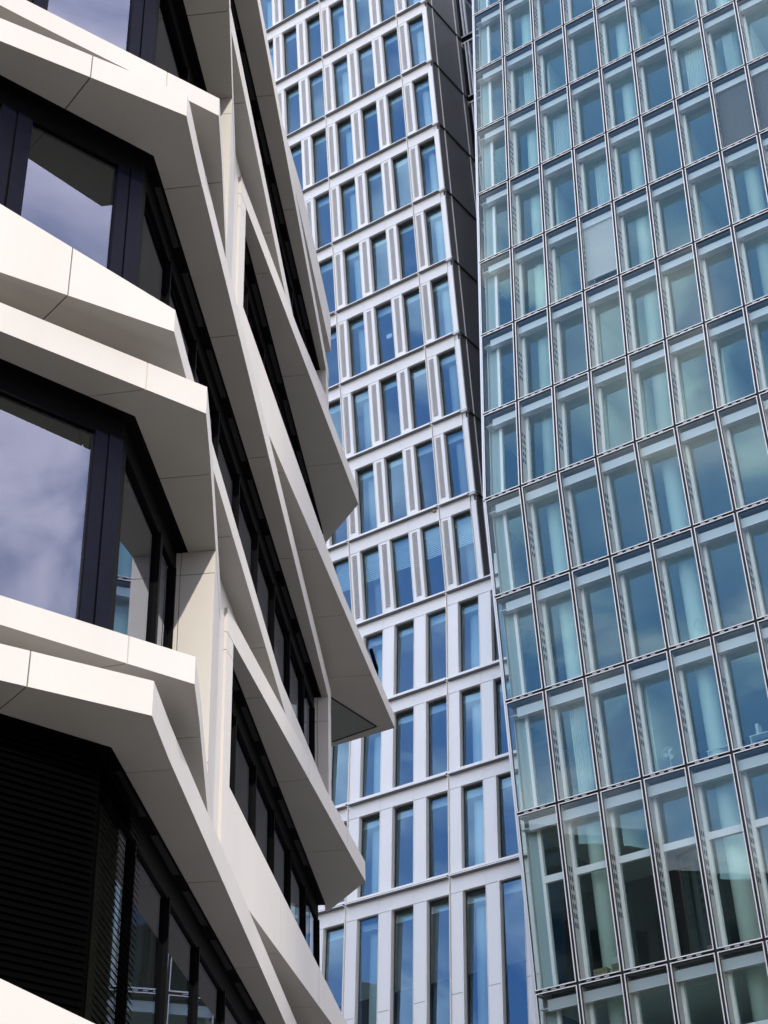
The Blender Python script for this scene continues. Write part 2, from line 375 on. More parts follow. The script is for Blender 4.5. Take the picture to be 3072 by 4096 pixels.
# corner of the two glass planes
def isect(P, d, Q, e):
    den = d.x*e.y - d.y*e.x; w = Q-P; t = (w.x*e.y - w.y*e.x)/den; return P + d*t
def gcorner(o): return isect(pA(0, o), va, pB(0, o), vb)
def bar_v(b, p, d, n, w, dep, z0, z1, m):
    """upright bar: p start point, d along, n outward"""
    q = p + d*w
    b.prism([(p.x, p.y, z0, z1), (q.x, q.y, z0, z1)], [(p.x-n.x*dep, p.y-n.y*dep, z0, z1), (q.x-n.x*dep, q.y-n.y*dep, z0, z1)], m)
GC = gcorner(GO)
tGC = (GC-G0).dot(va); sGC = (GC-G0).dot(vb)
room_cache = {}
for k in range(KMIN, KMAX+1):
    z = HZ(k); zs = HZ(k+1)+.55; kind = 'P' if k % 2 else 'Q'
    if zs < .3: zs = .3
    zt = z + .02
    # ---- face A window row: window > pane, mullion, head_rail
    win = OB()
    win.prism([(pA(-11.0, 0).x, pA(-11.0, 0).y, z+.015, z+.3), (gcorner(0).x, gcorner(0).y, z+.015, z+.3), (pB(13.3, 0).x, pB(13.3, 0).y, z+.015, z+.3)],
              [(pA(-11.0, -.5).x, pA(-11.0, -.5).y, z+.015, z+.3), (gcorner(-.5).x, gcorner(-.5).y, z+.015, z+.3), (pB(13.3, -.5).x, pB(13.3, -.5).y, z+.015, z+.3)], M['dark'])
    # thin guide rail catching light
    fo = win.build('window')
    hr = OB()
    hd = .26
    hr.prism([(pA(-11.0, GO+.01).x, pA(-11.0, GO+.01).y, z-hd, z+.02), (gcorner(GO+.01).x, gcorner(GO+.01).y, z-hd, z+.02), (pB(13.3 if kind == 'P' else 2.52, GO+.01).x, pB(13.3 if kind == 'P' else 2.52, GO+.01).y, z-hd, z+.02)],
             [(pA(-11.0, GO-.08).x, pA(-11.0, GO-.08).y, z-hd, z+.02), (gcorner(GO-.08).x, gcorner(GO-.08).y, z-hd, z+.02), (pB(13.3 if kind == 'P' else 2.52, GO-.08).x, pB(13.3 if kind == 'P' else 2.52, GO-.08).y, z-hd, z+.02)], M['dark'])
    if kind == 'Q':
        hr.prism([(pB(s, GO+.01).x, pB(s, GO+.01).y, z-hd, z+.02) for s in (4.59, 13.3)], [(pB(s, GO-.08).x, pB(s, GO-.08).y, z-hd, z+.02) for s in (4.59, 13.3)], M['dark'])
    hr.build('head_rail', fo)
    hr2 = OB()
    hr2.rect_bar((*pA(-11.0, -.045), z+.008), (*gcorner(-.045), z+.008), .012, .02, M['navy'])
    hr2.rect_bar((*gcorner(-.045), z+.008), (*pB(2.5 if kind == 'Q' else 12.88, -.045), z+.008), .012, .02, M['navy'])
    if kind == 'Q': hr2.rect_bar((*pB(4.6, -.045), z+.008), (*pB(13.2, -.045), z+.008), .012, .02, M['navy'])
    hr2.build('guide_rail', fo)
    if True:
        cb = OB()
        for q in range(9):
            s0 = (.5 if kind == 'P' else 4.8)+1.45*q
            if s0+1.0 < 13.0 and not (kind == 'Q' and s0 < 4.7):
                cb.prism([(pB(s_, -.05).x, pB(s_, -.05).y, z+.009, z+.05) for s_ in (s0, s0+1.0)], [(pB(s_, -.125).x, pB(s_, -.125).y, z+.009, z+.05) for s_ in (s0, s0+1.0)], M['cassette'])
        cb.build('blind_cassette', fo)
    # panes
    def paneA(t0, t1):
        b = OB(); p, q = pA(t0, GO-.02), pA(t1, GO-.02)
        b.poly([(p.x, p.y, zs), (q.x, q.y, zs), (q.x, q.y, z-hd+.01), (p.x, p.y, z-hd+.01)], M['gA']); b.build('pane', fo)
    def paneB(s0, s1):
        b = OB(); p, q = pB(s0, GO-.02), pB(s1, GO-.02)
        b.poly([(p.x, p.y, zs), (q.x, q.y, zs), (q.x, q.y, z-hd+.01), (p.x, p.y, z-hd+.01)], M['gA']); b.build('pane', fo)
    def mulA(t0, t1):
        b = OB(); w = t1-t0
        bar_v(b, pA(t0, GO+.02), va, na, w*.46, .12, zs, z-hd+.02, M['navy']); bar_v(b, pA(t0+w*.46, GO+.005), va, na, w*.06, .10, zs, z-hd+.02, M['dark'])
        bar_v(b, pA(t0+w*.52, GO+.03), va, na, w*.48, .13, zs, z-hd+.02, M['navy']); b.build('mullion', fo)
    def mulB(s0, w=.10):
        b = OB(); bar_v(b, pB(s0, GO+.03), vb, nb, w*.42, .12, zs, z-hd+.02, M['dark']); bar_v(b, pB(s0+w*.5, GO+.015), vb, nb, w*.5, .1, zs, z-hd+.02, M['navy']); b.build('mullion', fo)
    t = -.36
    paneA(-1.42, -.36); mulA(-1.78, -1.42); paneA(-3.2, -1.78); mulA(-3.55, -3.2); paneA(-5.2, -3.55); mulA(-5.55, -5.2); paneA(-11.0, -5.55)
    # corner post
    b = OB(); c = gcorner(GO+.02); w = (c-pA(-.36, GO+.02)).length
    bar_v(b, pA(-.36, GO+.02), va, na, w*.45, .12, zs, z-hd+.02, M['navy']); bar_v(b, pA(-.36, GO+.005)+va*w*.45, va, na, w*.05, .12, zs, z-hd+.02, M['dark'])
    bar_v(b, pA(-.36, GO+.03)+va*w*.5, va, na, w*.5, .14, zs, z-hd+.02, M['navy'])
    bar_v(b, c, vb, nb, .16, .1, zs, z-hd+.02, M['dark']); b.build('mullion', fo)
    s = sGC+.16
    if kind == 'Q':
        paneB(s, 1.72); mulB(1.72, .14); paneB(1.86, 2.46); mulB(2.44, .07)
        ss = [4.62+1.45*i for i in range(7)]
        for i, a in enumerate(ss):
            mulB(a-.05); paneB(a+.05, min(a+1.40, 13.28))
    else:
        ss = [s]+[1.5+1.45*i for i in range(8)]
        for i, a in enumerate(ss):
            e = ss[i+1] if i+1 < len(ss) else 12.82
            paneB(a+.05 if i else a, e-.05)
            if i: mulB(a-.05)
        mulB(12.80, .07)
    # room behind the glass
    b = OB()
    for (zz0, zz1, mm) in ((zs-.3, zs-.02, M['room_floor']), (z-.02, z+.2, M['room_floor'])):
        b.prism([(pA(-11.0, -.35).x, pA(-11.0, -.35).y, zz0, zz1), (gcorner(-.35).x, gcorner(-.35).y, zz0, zz1), (pB(13.2, -.35).x, pB(13.2, -.35).y, zz0, zz1)],
                [(pA(-11.0, -4.5).x, pA(-11.0, -4.5).y, zz0, zz1), (gcorner(-4.5).x, gcorner(-4.5).y, zz0, zz1), (pB(9.5, -4.5).x, pB(9.5, -4.5).y, zz0, zz1)], mm)
    b.build('floor_slab')
# dark core, end wall and roof
b = OB()
cc = gcorner(-4.2); e0 = pA(-32, -4.2); e1 = pB(10, -4.2); vc = (Vector((1.2, -.78)).normalized()); cdir = vb*vc.x+nb*vc.y
far = pB(13.3, -.3) + cdir*20
b.prism([(e0.x, e0.y, 0, 22), (cc.x, cc.y, 0, 22), (e1.x, e1.y, 0, 22)], [(e0.x-12, e0.y+18, 0, 22), (cc.x-16, cc.y+14, 0, 22), (e1.x-14, e1.y+8, 0, 22)], M['room_dark'])
b.build('core_wall')
b = OB(); r0 = pB(13.05, -.45); r1 = r0+cdir*14
b.prism([(r0.x, r0.y, 0, HZ(-1)), (r1.x, r1.y, 0, HZ(-1))], [(r0.x-1.0, r0.y-.6, 0, HZ(-1)), (r1.x-1.0, r1.y-.6, 0, HZ(-1))], M['dark']); 
# terrace railing at the far corner
b = OB(); zr = HZ(1)+.87
ra, rb_, rc = pB(14.3, .70), pB(15.05, .72), pB(15.5, -.2)
for p, q in ((ra, rb_), (rb_, rc)):
    b.rect_bar((p.x, p.y, zr+.78), (q.x, q.y, zr+.78), .06, .06, M['dark'])
    b.poly([(p.x, p.y, zr), (q.x, q.y, zr), (q.x, q.y, zr+.74), (p.x, p.y, zr+.74)], M['gO'])
b.rect_bar((rb_.x, rb_.y, zr-.1), (rb_.x, rb_.y, zr+.78), .05, .05, M['dark'], Vector((0, 1, 0)))
b.build('railing')
# closed venetian blinds of the lowest window
def slat_rows(b, P, d, n, L, z0, z1, pitch, m, w=.11, tilt=1.0):
    zz = z0
    while zz < z1:
        a = P + n*(w/2*math.cos(tilt)); c = P - n*(w/2*math.cos(tilt)); dz = w/2*math.sin(tilt)
        q = [(a, -dz), (P+n*.006, .004), (c, dz)]
        for (u, du), (v, dv) in zip(q[:-1], q[1:]):
            u2, v2 = u+d*L, v+d*L
            b.poly([(u.x, u.y, zz+du), (u2.x, u2.y, zz+du), (v2.x, v2.y, zz+dv), (v.x, v.y, zz+dv)], m)
        zz += pitch
z = HZ(3)
b = OB(); slat_rows(b, pA(-3.0, -.07), va, na, 2.92, HZ(4)+.8, z-.05, .062, M['blind_dark']); b.build('blind')
b = OB(); slat_rows(b, pB(.10, -.07), vb, nb, 1.25, HZ(4)+.8, z-.05, .062, M['blind_dark']); b.build('blind')

# ================================================================== TOWERS
def basis(az, tilt, skew=0.0):
    e = Vector((math.cos(az), math.sin(az), 0)); n = Vector((math.sin(az), -math.cos(az), 0))
    d = math.cos(tilt)*Vector((0, 0, 1)) + math.sin(tilt)*n + skew*e
    y = d.cross(e).normalized()
    return e, y, d
def frame(e, y, d, o):
    m = Matrix((e, y, d)).transposed().to_4x4(); m.translation = o; return m
def proj(P):
    v = P - Vector((0, 0, CAM_Z)); zc = v.dot(fw)
    return (1536+F_PX*v.dot(rt)/zc, 2048-F_PX*v.dot(up)/zc)
def visible(T, w, h, marg=260):
    q = [proj(T @ Vector((x, 0, zz))) for x in (0, w) for zz in (0, h)]
    return max(a[0] for a in q) > 0-marg and min(a[0] for a in q) < 3072+marg and max(a[1] for a in q) > -marg and min(a[1] for a in q) < 4096+marg

# ---------------------------------------------------------------- white tower
AZW = -0.581142
eW, yU, dU = basis(AZW, .062995, .0026955)
_, yL, dL = basis(AZW, -.07065, -.0034735)
OW = Vector((2.11756, 52.30457, 31.68032+CAM_Z)); UW = 1.35; HU = 3.62764; HL = 3.64878
wt = empty('white_tower', (OW.x, OW.y, 0)); tag(wt, 'white office tower with tall narrow windows and louvred panels', 'tower')
WT0 = Vector((OW.x, OW.y, 0))
def rel(T, base): return Matrix.Translation(-base) @ T

def white_panel(h, kind, first):
    """facade panel mesh of one window axis: cladding with an opening; kind louver / plain / tall"""
    b = MB(); W_ = UW; x0 = .05 if first else .004; x1 = W_-.004
    xa, xb = .485, 1.33; za, zb = .10, h-.60
    if kind != 'louver': za, zb = .12, h-.58
    if kind == 'tall': zb = h-.62
    D = .24; wm = M['white']; tm = M['white2']
    lx0, lx1 = .03, .425
    b.box(x0, x1, -.0, .10, zb, h-.106, wm)                      # spandrel
    b.box(x0, x1, -.0, .10, .045, za, wm)                        # sill rail
    b.box(x0 if x0 > lx1 else lx1+.012, xa, 0, .10, za, zb, wm)                  # strip next to window
    b.box(xb, x1, 0, .10, za, zb, wm)
    # panel left of window (slightly recessed behind a seam)
    b.box(x0+.0, lx1, .012, .10, za+.012, zb-.012, wm) if kind != 'louver' else None
    # reveals
    b.box(xa-.02, xa, .10, D, za, zb, tm); b.box(xb, xb+.02, .10, D, za, zb, tm)
    b.box(xa-.02, xb+.02, .10, D, zb, zb+.02, M['greytrim']); b.box(xa-.02, xb+.02, .10, D, za-.02, za, tm)
    # projecting ledge above the spandrel and drip rail below, shade painted on undersides
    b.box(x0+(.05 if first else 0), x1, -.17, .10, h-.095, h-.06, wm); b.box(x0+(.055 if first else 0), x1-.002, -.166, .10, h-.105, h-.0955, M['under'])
    b.box(x0, x1, -.06, .10, .014, .045, wm); b.box(x0, x1, -.055, .10, .006, .0135, M['core'])
    b.box(x0, x1, .10, .14, -.05, za, M['core']); b.box(x0, x1, .10, .14, zb+.02, h, M['core'])
    b.box(x0, xa-.02, .10, .14, za, zb, M['core']); 
    if kind == 'louver':
        b.box(x0, .12, .012, .10, za+.012, zb-.012, wm); b.box(.345, lx1, .012, .10, za+.012, zb-.012, wm)
        b.box(.12, .345, .012, .10, za+.012, za+.14, wm); b.box(.12, .345, .012, .10, zb-.12, zb-.012, wm)
        b.box(.12, .345, .095, .10, za+.14, zb-.12, M['core'])
    if first: b.box(.012, .028, -.05, .12, 0, h, wm)
    if kind == 'tall':
        b.box(x0, lx1, .004, .013, h*.47, h*.47+.012, M['greytrim'])
    return b.mesh('facade_panel'), (xa, xb, za, zb)

def louver_mesh(za, zb):
    b = MB(); z = za+.17
    while z < zb-.15:
        b.box(.12, .345, .015, .045, z-.013, z+.013, M['white']); z += .078
    return b.mesh('louver')
def pane_mesh(name, xa, xb, za, zb, y, m):
    b = MB(); b.poly([(xa, y, za), (xb, y, za), (xb, y, zb), (xa, y, zb)], m); return b.mesh(name)
def jit(o, deg, c):
    c = Vector(c); o.matrix_local = Matrix.Translation(c) @ Matrix.Rotation(R(random.uniform(-deg, deg)), 4, 'X') @ Matrix.Rotation(R(random.uniform(-deg, deg)), 4, 'Z') @ Matrix.Translation(-c); return o
def wframe_mesh(xa, xb, za, zb, y):
    b = MB(); t = .018
    for a in ((xa, xa+t, za, zb), (xb-t, xb, za, zb), (xa+t, xb-t, za, za+t), (xa+t, xb-t, zb-.06, zb)):
        b.box(a[0], a[1], y-.03, y+.03, a[2], a[3], M['aludark'])
    return b.mesh('window_frame')
def ceiling_mesh(xa, xb, zb, dark=False):
    b = MB(); b.box(xa-.1, xb+.1, .40, .75, zb-.30, zb+.25, M['room_white']); return b.mesh('blind_box')
def halfblind_mesh(xa, xb, za, zb):
    b = MB(); z = zb-.08; lim = zb-(zb-za)*.42
    while z > lim:
        T = Matrix.Translation((0, .32, z)) @ Matrix.Rotation(R(62), 4, 'X'); b.box(xa+.03, xb-.03, -.034, .034, -.003, .003, M['room_white'], T); z -= .075
    return b.mesh('blind')

cacheW = {}
def get_white(h, kind, first):
    key = (round(h, 3), kind, first)
    if key not in cacheW:
        me, (xa, xb, za, zb) = white_panel(h, kind, first)
        cacheW[key] = dict(panel=me, pane=pane_mesh('pane', xa+.02, xb-.02, za+.02, zb-.02, .225, M['gW']), frame=wframe_mesh(xa, xb, za, zb, .21),
                           louver=louver_mesh(za, zb) if kind == 'louver' else None, box=ceiling_mesh(xa, xb, zb), half=halfblind_mesh(xa, xb, za, zb))
    return cacheW[key]
def put_white(j, T, h, kind, blind=False):
    d = get_white(h, kind, j % 3 == 0)
    p = link('facade_panel', d['panel'], wt, rel(T, WT0))
    link('window_frame', d['frame'], p); jit(link('pane', d['pane'], p), 1.7, (.9, .225, 1.5))
    if d['louver']: link('louver', d['louver'], p)
    link('blind_box', d['box'], p)
    if blind: link('blind', d['half'], p)
nW = 0
HTALL = 7.4
rowsW = []
for i in range(-2, 9):
    for j in range(-6, 4):
        T = frame(eW, yU, dU, OW + eW*UW*(j-3+0) + dU*HU*(9-i-1))
        T = frame(eW, yU, dU, OW + eW*UW*(j-3) + dU*HU*(8-i))
        if visible(T, UW, HU, 120): put_white(j, T, HU, 'louver', blind=(i == 8)); nW += 1
for i in range(4):
    h = HL if i < 3 else HTALL
    for j in range(-5, 9):
        dist = HL*(i+1) if i < 3 else HL*3+HTALL
        T = frame(eW, yL, dL, OW + eW*UW*(j-3) - dL*dist)
        if visible(T, UW, h, 60) and proj(T @ Vector((0, 0, h/2)))[0] < 2250: put_white(j, T, h, 'plain' if i < 3 else 'tall'); nW += 1
print('white panels', nW)
TU = frame(eW, yU, dU, OW); TL = frame(eW, yL, dL, OW)
def wpart(name, T, fn, smooth=False):
    b = MB(); fn(b); me = b.mesh(name)
    if smooth:
        for p in me.polygons: p.use_smooth = len(p.vertices) == 4
    return link(name, me, wt, rel(T, WT0))
# columns behind every third axis
for j in range(-6, 6, 3):
    if j <= 3:
        wpart('column', TU, lambda b: b.cyl(((j-3)*UW+.80, .85, 0), ((j-3)*UW+.80, .85, HU*11), .25, M['room_white'], 18), True)
    wpart('column', TL, lambda b: b.cyl(((j-3)*UW+.76, .9, -HL*3-HTALL), ((j-3)*UW+.76, .9, -.3), .26, M['room_white'], 18), True)
for k in range(0, 12):
    wpart('floor_slab', TU, lambda b: (b.box(-9*UW, UW+.2, .42, 7, HU*k-.28, HU*k-.02, M['room_white']), b.box(-9*UW, UW+.2, .45, 7, HU*k-.015, HU*k+.03, M['room_floor'])))
for k in range(1, 5):
    zz = -HL*k if k < 4 else -HL*3-HTALL
    wpart('floor_slab', TL, lambda b: (b.box(-9*UW, 9*UW, .42, 7, zz-.28, zz-.02, M['room_white']), b.box(-9*UW, 9*UW, .45, 7, zz-.015, zz+.03, M['room_floor'])))
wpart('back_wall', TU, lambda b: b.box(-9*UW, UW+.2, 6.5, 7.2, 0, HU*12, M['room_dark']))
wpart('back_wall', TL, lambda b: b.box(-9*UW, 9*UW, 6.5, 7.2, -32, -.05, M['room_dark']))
# far corner of the upper part: edge strip per storey, dark side panels
XC = UW+.26
for k in range(0, 11):
    z0, z1 = HU*k, HU*(k+1)
    def strip(b):
        b.box(UW+.03, XC-.03, .0, .12, z0+.03, z1-.36, M['white']); b.box(UW+.03, XC-.10, .03, .12, z1-.35, z1-.10, M['white2'])
        b.box(UW+.01, XC+.03, -.05, .12, z0+.002, z0+.028, M['white']); b.box(UW+.02, XC+.03, -.08, .12, z1-.10, z1-.05, M['white2'])
        b.box(UW+.01, XC-.05, .12, .2, z0, z1, M['core'])
    wpart('corner_strip', TU, strip)
    def side(b):
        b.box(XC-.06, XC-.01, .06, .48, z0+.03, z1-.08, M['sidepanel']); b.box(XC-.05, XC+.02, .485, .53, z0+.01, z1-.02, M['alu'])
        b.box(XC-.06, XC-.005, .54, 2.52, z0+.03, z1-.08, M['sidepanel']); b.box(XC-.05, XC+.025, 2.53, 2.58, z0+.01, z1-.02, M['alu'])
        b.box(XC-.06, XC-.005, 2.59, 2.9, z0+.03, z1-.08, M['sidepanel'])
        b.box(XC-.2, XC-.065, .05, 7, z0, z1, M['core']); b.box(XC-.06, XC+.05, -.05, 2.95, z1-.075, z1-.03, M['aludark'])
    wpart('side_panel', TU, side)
def ledge(b): b.box(UW+.30, 9*UW, -.11, 5, -.045, .0, M['white2'])
wpart('ledge', TL, ledge)

# glazed link between the two towers
lk = empty('glazed_link', (OW.x+3, OW.y+2, 0)); tag(lk, 'dark glazed link building squeezed between the two towers', 'building')
LK0 = Vector((OW.x+3, OW.y+2, 0))
def lpart(name, fn, T=TU):
    b = MB(); fn(b); return link(name, b.mesh(name), lk, rel(T, LK0))
for k in range(0, 11):
    z0 = HU*k
    w_ = lpart('window', lambda b: (b.box(XC+.02, XC+6, 2.95, 3.02, z0-.28, z0-.22, M['alu']), b.box(XC+.02, XC+6, 2.95, 3.02, z0+.12, z0+.17, M['alu']), b.box(XC+.02, XC+6, 2.99, 3.05, z0-.215, z0+.115, M['dark'])))
    b = MB(); b.poly([(XC+.02, 3.03, z0+.17), (XC+6, 3.03, z0+.17), (XC+6, 3.03, z0+HU-.28), (XC+.02, 3.03, z0+HU-.28)], M['gL']); link('pane', b.mesh('pane'), w_)
    b = MB(); [b.box(XC+x, XC+x+.05, 2.94, 3.03, z0+.17, z0+HU-.28, M['alu']) for x in (.15, .30, 1.65, 3.0)]; link('mullion', b.mesh('mullion'), w_)
lpart('back_wall', lambda b: b.box(XC-.05, XC+8, 5, 5.5, -5, 42, M['room_dark']))

# ---------------------------------------------------------------- glass tower
AZG = -0.578576
eG, yGU, dGU = basis(AZG, -.073989)
_, yGL, dGL = basis(AZG, .056881)
OG = Vector((4.35608, 44.60234, 30.86563+CAM_Z)); GU, GH, GL_, GK = 1.35, 3.59062, 3.55158, 5.14381
gt = empty('glass_tower', (OG.x, OG.y, 0)); tag(gt, 'teal glass tower with double skin facade and bent outline', 'tower')
GT0 = Vector((OG.x, OG.y, 0))
DC = .42                                                        # cavity depth
def gl_frame(h):
    b = MB(); w = GU; a = .038; t = .028
    for (x0, x1, z0, z1) in ((a, a+t, a, h-a), (w-a-t, w-a, a, h-a), (a+t, w-a-t, a, a+t), (a+t, w-a-t, h-a-t, h-a)):
        b.box(x0, x1, -.032, -.014, z0, z1, M['edge']); b.box(x0+.002, x1-.002, -.0145, .08, z0+.002, z1-.002, M['aludark'])
    for (x0, x1, z0, z1) in ((0, a+.01, 0, h), (w-a-.01, w, 0, h), (a+.01, w-a-.01, 0, a+.01), (a+.01, w-a-.01, h-a-.01, h)):
        b.box(x0, x1, .045, .09, z0, z1, M['aludark'])
    # vent slots in the bottom joint
    x = .25
    while x < w-.35:
        b.box(x, x+.14, .0, .04, -.006, a-.004, M['alu']); x += .27
    return b.mesh('frame')
def gl_cavity(h, corner):
    b = MB(); w = GU; c = M['cav']
    z1 = h-.10; z0 = .05
    if not corner:
        b.box(.03, .055, .09, DC, z0, z1, c)
        z = h*.30
        n = 0
        while z < h*.62:                                         # perforated jamb: shaded slots painted as thin dark pads
            for y in (.13, .25): b.box(.055, .058, y, y+.07, z, z+.15, M['slotshade'])
            z += .27
    else:
        b.box(.03, .055, .36, DC, z0, z1, c)
    b.box(w-.055, w-.03, .09, DC, z0, z1, c)
    b.box(.03, w-.03, .09, DC+.3, z1, z1+.03, M['voidtop']); b.box(.06, w-.06, .33, .34, h-.30, z1, M['voidtop']); b.box(.03, w-.03, .09, DC, z0-.03, z0, c)  # dark soffit and sheet: gloom of the cavity top put into colour
    return b.mesh('cavity')
def gl_blindbox(h, corner):
    b = MB(); x0 = .30 if corner else .06
    b.box(x0, GU-.06, .14, .30, h-.50, h-.22, M['blindbox']); b.box(x0, GU-.06, .13, .31, h-.515, h-.50, M['alu'])
    for x in (x0+.12, GU-.2): b.box(x, x+.02, .20, .22, h-.2, h-.1, M['aludark'])
    if corner:
        b.box(.06, .30, .12, .4, h-.46, h-.43, M['blindbox'])
    return b.mesh('blind_box')
def gl_inner(h, corner, transom):
    b = MB(); m = M['inframe']; x0 = .40 if corner else .05; w = GU-.04
    lt = .10
    b.box(x0, x0+lt, DC-.03, DC+.10, .06, h-.10, m); b.box(w-.07, w, DC-.03, DC+.10, .06, h-.10, m)
    b.box(x0+lt, w-.07, DC-.03, DC+.10, h-.42, h-.10, m); b.box(x0+lt, w-.07, DC-.03, DC+.10, .06, .20, m)
    if corner: b.box(.06, x0, DC+.02, DC+.05, .06, h-.10, M['infill'])  # opaque teal panel stands in for the view through the corner glass
    if transom:
        z = h*.60; b.box(x0+lt, w-.07, DC-.035, DC+.10, z, z+.20, m)
    return b.mesh('inner_frame'), (x0+lt, w-.07, .20, h-.42)
cacheG = {}
def get_glass(h, corner, transom):
    key = (round(h, 3), corner, transom)
    if key not in cacheG:
        inn, (xa, xb, za, zb) = gl_inner(h, corner, transom)
        op = MB(); op.poly([(.05, .0, .05), (GU-.05, .0, .05), (GU-.05, .0, h-.05), (.05, .0, h-.05)], M['gO'])
        if corner: op.poly([(.045, .05, .05), (.045, .36, .05), (.045, .36, h-.05), (.045, .05, h-.05)], M['gO'])
        ip = MB(); ip.poly([(xa, DC+.04, za), (xb, DC+.04, za), (xb, DC+.04, zb), (xa, DC+.04, zb)], M['gI'])
        cacheG[key] = dict(frame=gl_frame(h), cav=gl_cavity(h, corner), box=gl_blindbox(h, corner), inn=inn, op=op.mesh('outer_pane'), ip=ip.mesh('inner_pane'))
    return cacheG[key]
def full_blind(h, bottom, m, y=.20):
    b = MB(); z = h-.52
    while z > bottom:
        T = Matrix.Translation((0, y, z)) @ Matrix.Rotation(R(78), 4, 'X'); b.box(.07, GU-.07, -.035, .035, -.002, .002, m, T); z -= .062
    b.box(.07, GU-.07, y-.03, y+.03, bottom-.05, bottom, m)
    return b.mesh('blind')
bl_pale = full_blind(GH, .62, M['slat']); bl_grey = full_blind(GH, .1, M['slatgrey'])
def open_sash(h):
    z0, z1 = .20, h*.60; xa, xb = .20, GU-.11; b = MB(); g_ = MB()
    w = xb-xa; Tm = Matrix.Translation((xb, DC+.06, 0)) @ Matrix.Rotation(R(-24), 4, 'Z') @ Matrix.Translation((-w, 0, 0))
    for q in ((0, .07, z0, z1), (w-.07, w, z0, z1), (.07, w-.07, z0, z0+.07), (.07, w-.07, z1-.07, z1)): b.box(q[0], q[1], -.03, .03, q[2], q[3], M['aludark'], Tm)
    g_.poly([Tm @ Vector(p) for p in ((.07, 0, z0+.07), (w-.07, 0, z0+.07), (w-.07, 0, z1-.07), (.07, 0, z1-.07))], M['gI'])
    b.v += []; i = len(b.v); b.v += g_.v; b.f.append(tuple(range(i, i+4))); b.mi.append(b.mid(M['gI']))
    return b.mesh('open_sash')
def upper_pane(h):
    b = MB(); b.poly([(.20, DC+.04, h*.60+.2), (GU-.11, DC+.04, h*.60+.2), (GU-.11, DC+.04, h-.42), (.20, DC+.04, h-.42)], M['gI']); return b.mesh('inner_pane')
def put_glass(T, h, corner, transom=False, blind=None, sash=False):
    d = get_glass(h, corner, transom)
    p = link('facade_unit', d['cav'], gt, rel(T, GT0))
    link('frame', d['frame'], p); jit(link('outer_pane', d['op'], p), .25, (.67, 0, 1.8)); link('inner_frame', d['inn'], p); jit(link('inner_pane', upper_pane(h) if sash else d['ip'], p), .6, (.7, DC+.04, 1.6)); link('blind_box', d['box'], p)
    if sash: link('open_sash', open_sash(h), p)
    if blind: link('blind', blind, p)
    return p
nG = 0
CELL = {}
REST = MB()
def rest(T, h, tr=False):
    d = get_glass(h, False, tr)
    for me in (d['cav'], d['frame'], d['op'], d['inn'], d['ip'], d['box']):
        k = len(REST.v); REST.v += [tuple(T @ v.co) for v in me.vertices]
        for p in me.polygons:
            REST.f.append(tuple(k+i for i in p.vertices)); REST.mi.append(REST.mid(me.materials[p.material_index]))
for i in range(-2, 6):
    for j in range(0, 13):
        T = frame(eG, yGU, dGU, OG + eG*GU*(j-1) + dGU*GH*(5-i))
        if visible(T, GU, GH, 90):
            bl = {(3, 3): bl_pale, (2, 7): bl_grey, (2, 8): bl_grey}.get((i, j))
            CELL[(i, j)] = T; put_glass(T, GH, j == 0, blind=bl); nG += 1
        elif j > 0: rest(T, GH)
rows = [(GL_, False)]*3 + [(GK, True), (GK, True)]
acc = 0
for r, (h, tr) in enumerate(rows):
    acc += h
    for j in range(0, 13):
        T = frame(eG, yGL, dGL, OG + eG*GU*(j-1) - dGL*acc)
        if visible(T, GU, h, 90): CELL[(6+r, j)] = T; put_glass(T, h, j == 0, tr, sash=(r == 3 and j == 3)); nG += 1
        elif j > 0: rest(T, h, tr)
REST.v = [tuple(Vector(v)-GT0) for v in REST.v]
tag(REST.build('facade_unit', gt), kind='stuff')
print('glass units', nG)
TGU = frame(eG, yGU, dGU, OG); TGL = frame(eG, yGL, dGL, OG)
def gpart(name, T, fn, smooth=False):
    b = MB(); fn(b); me = b.mesh(name)
    if smooth:
        for p in me.polygons: p.use_smooth = len(p.vertices) == 4
    return link(name, me, gt, rel(T, GT0))
for j in (0, 3, 6, 9):
    gpart('column', TGU, lambda b: b.cyl((j*GU+.60, 1.05, 0), (j*GU+.60, 1.05, GH*9), .27, M['room_white'], 20), True)
    gpart('column', TGL, lambda b: b.cyl((j*GU+.60, 1.05, -22), (j*GU+.60, 1.05, -.3), .29, M['room_white'], 20), True)
for k in range(0, 9):
    gpart('floor_slab', TGU, lambda b: (b.box(-GU+.05, 12*GU, DC+.13, 7, GH*k-.35, GH*k-.06, M['room_white']), b.box(-GU+.05, 12*GU, DC+.14, 7, GH*k-.055, GH*k+.04, M['room_floor'])))
acc = 0
for h, _ in rows:
    acc += h
    gpart('floor_slab', TGL, lambda b: (b.box(-GU+.05, 12*GU, DC+.13, 7, -acc-.35, -acc-.06, M['room_white']), b.box(-GU+.05, 12*GU, DC+.14, 7, -acc-.055, -acc+.04, M['room_floor'])))
rnd = random.Random(11)
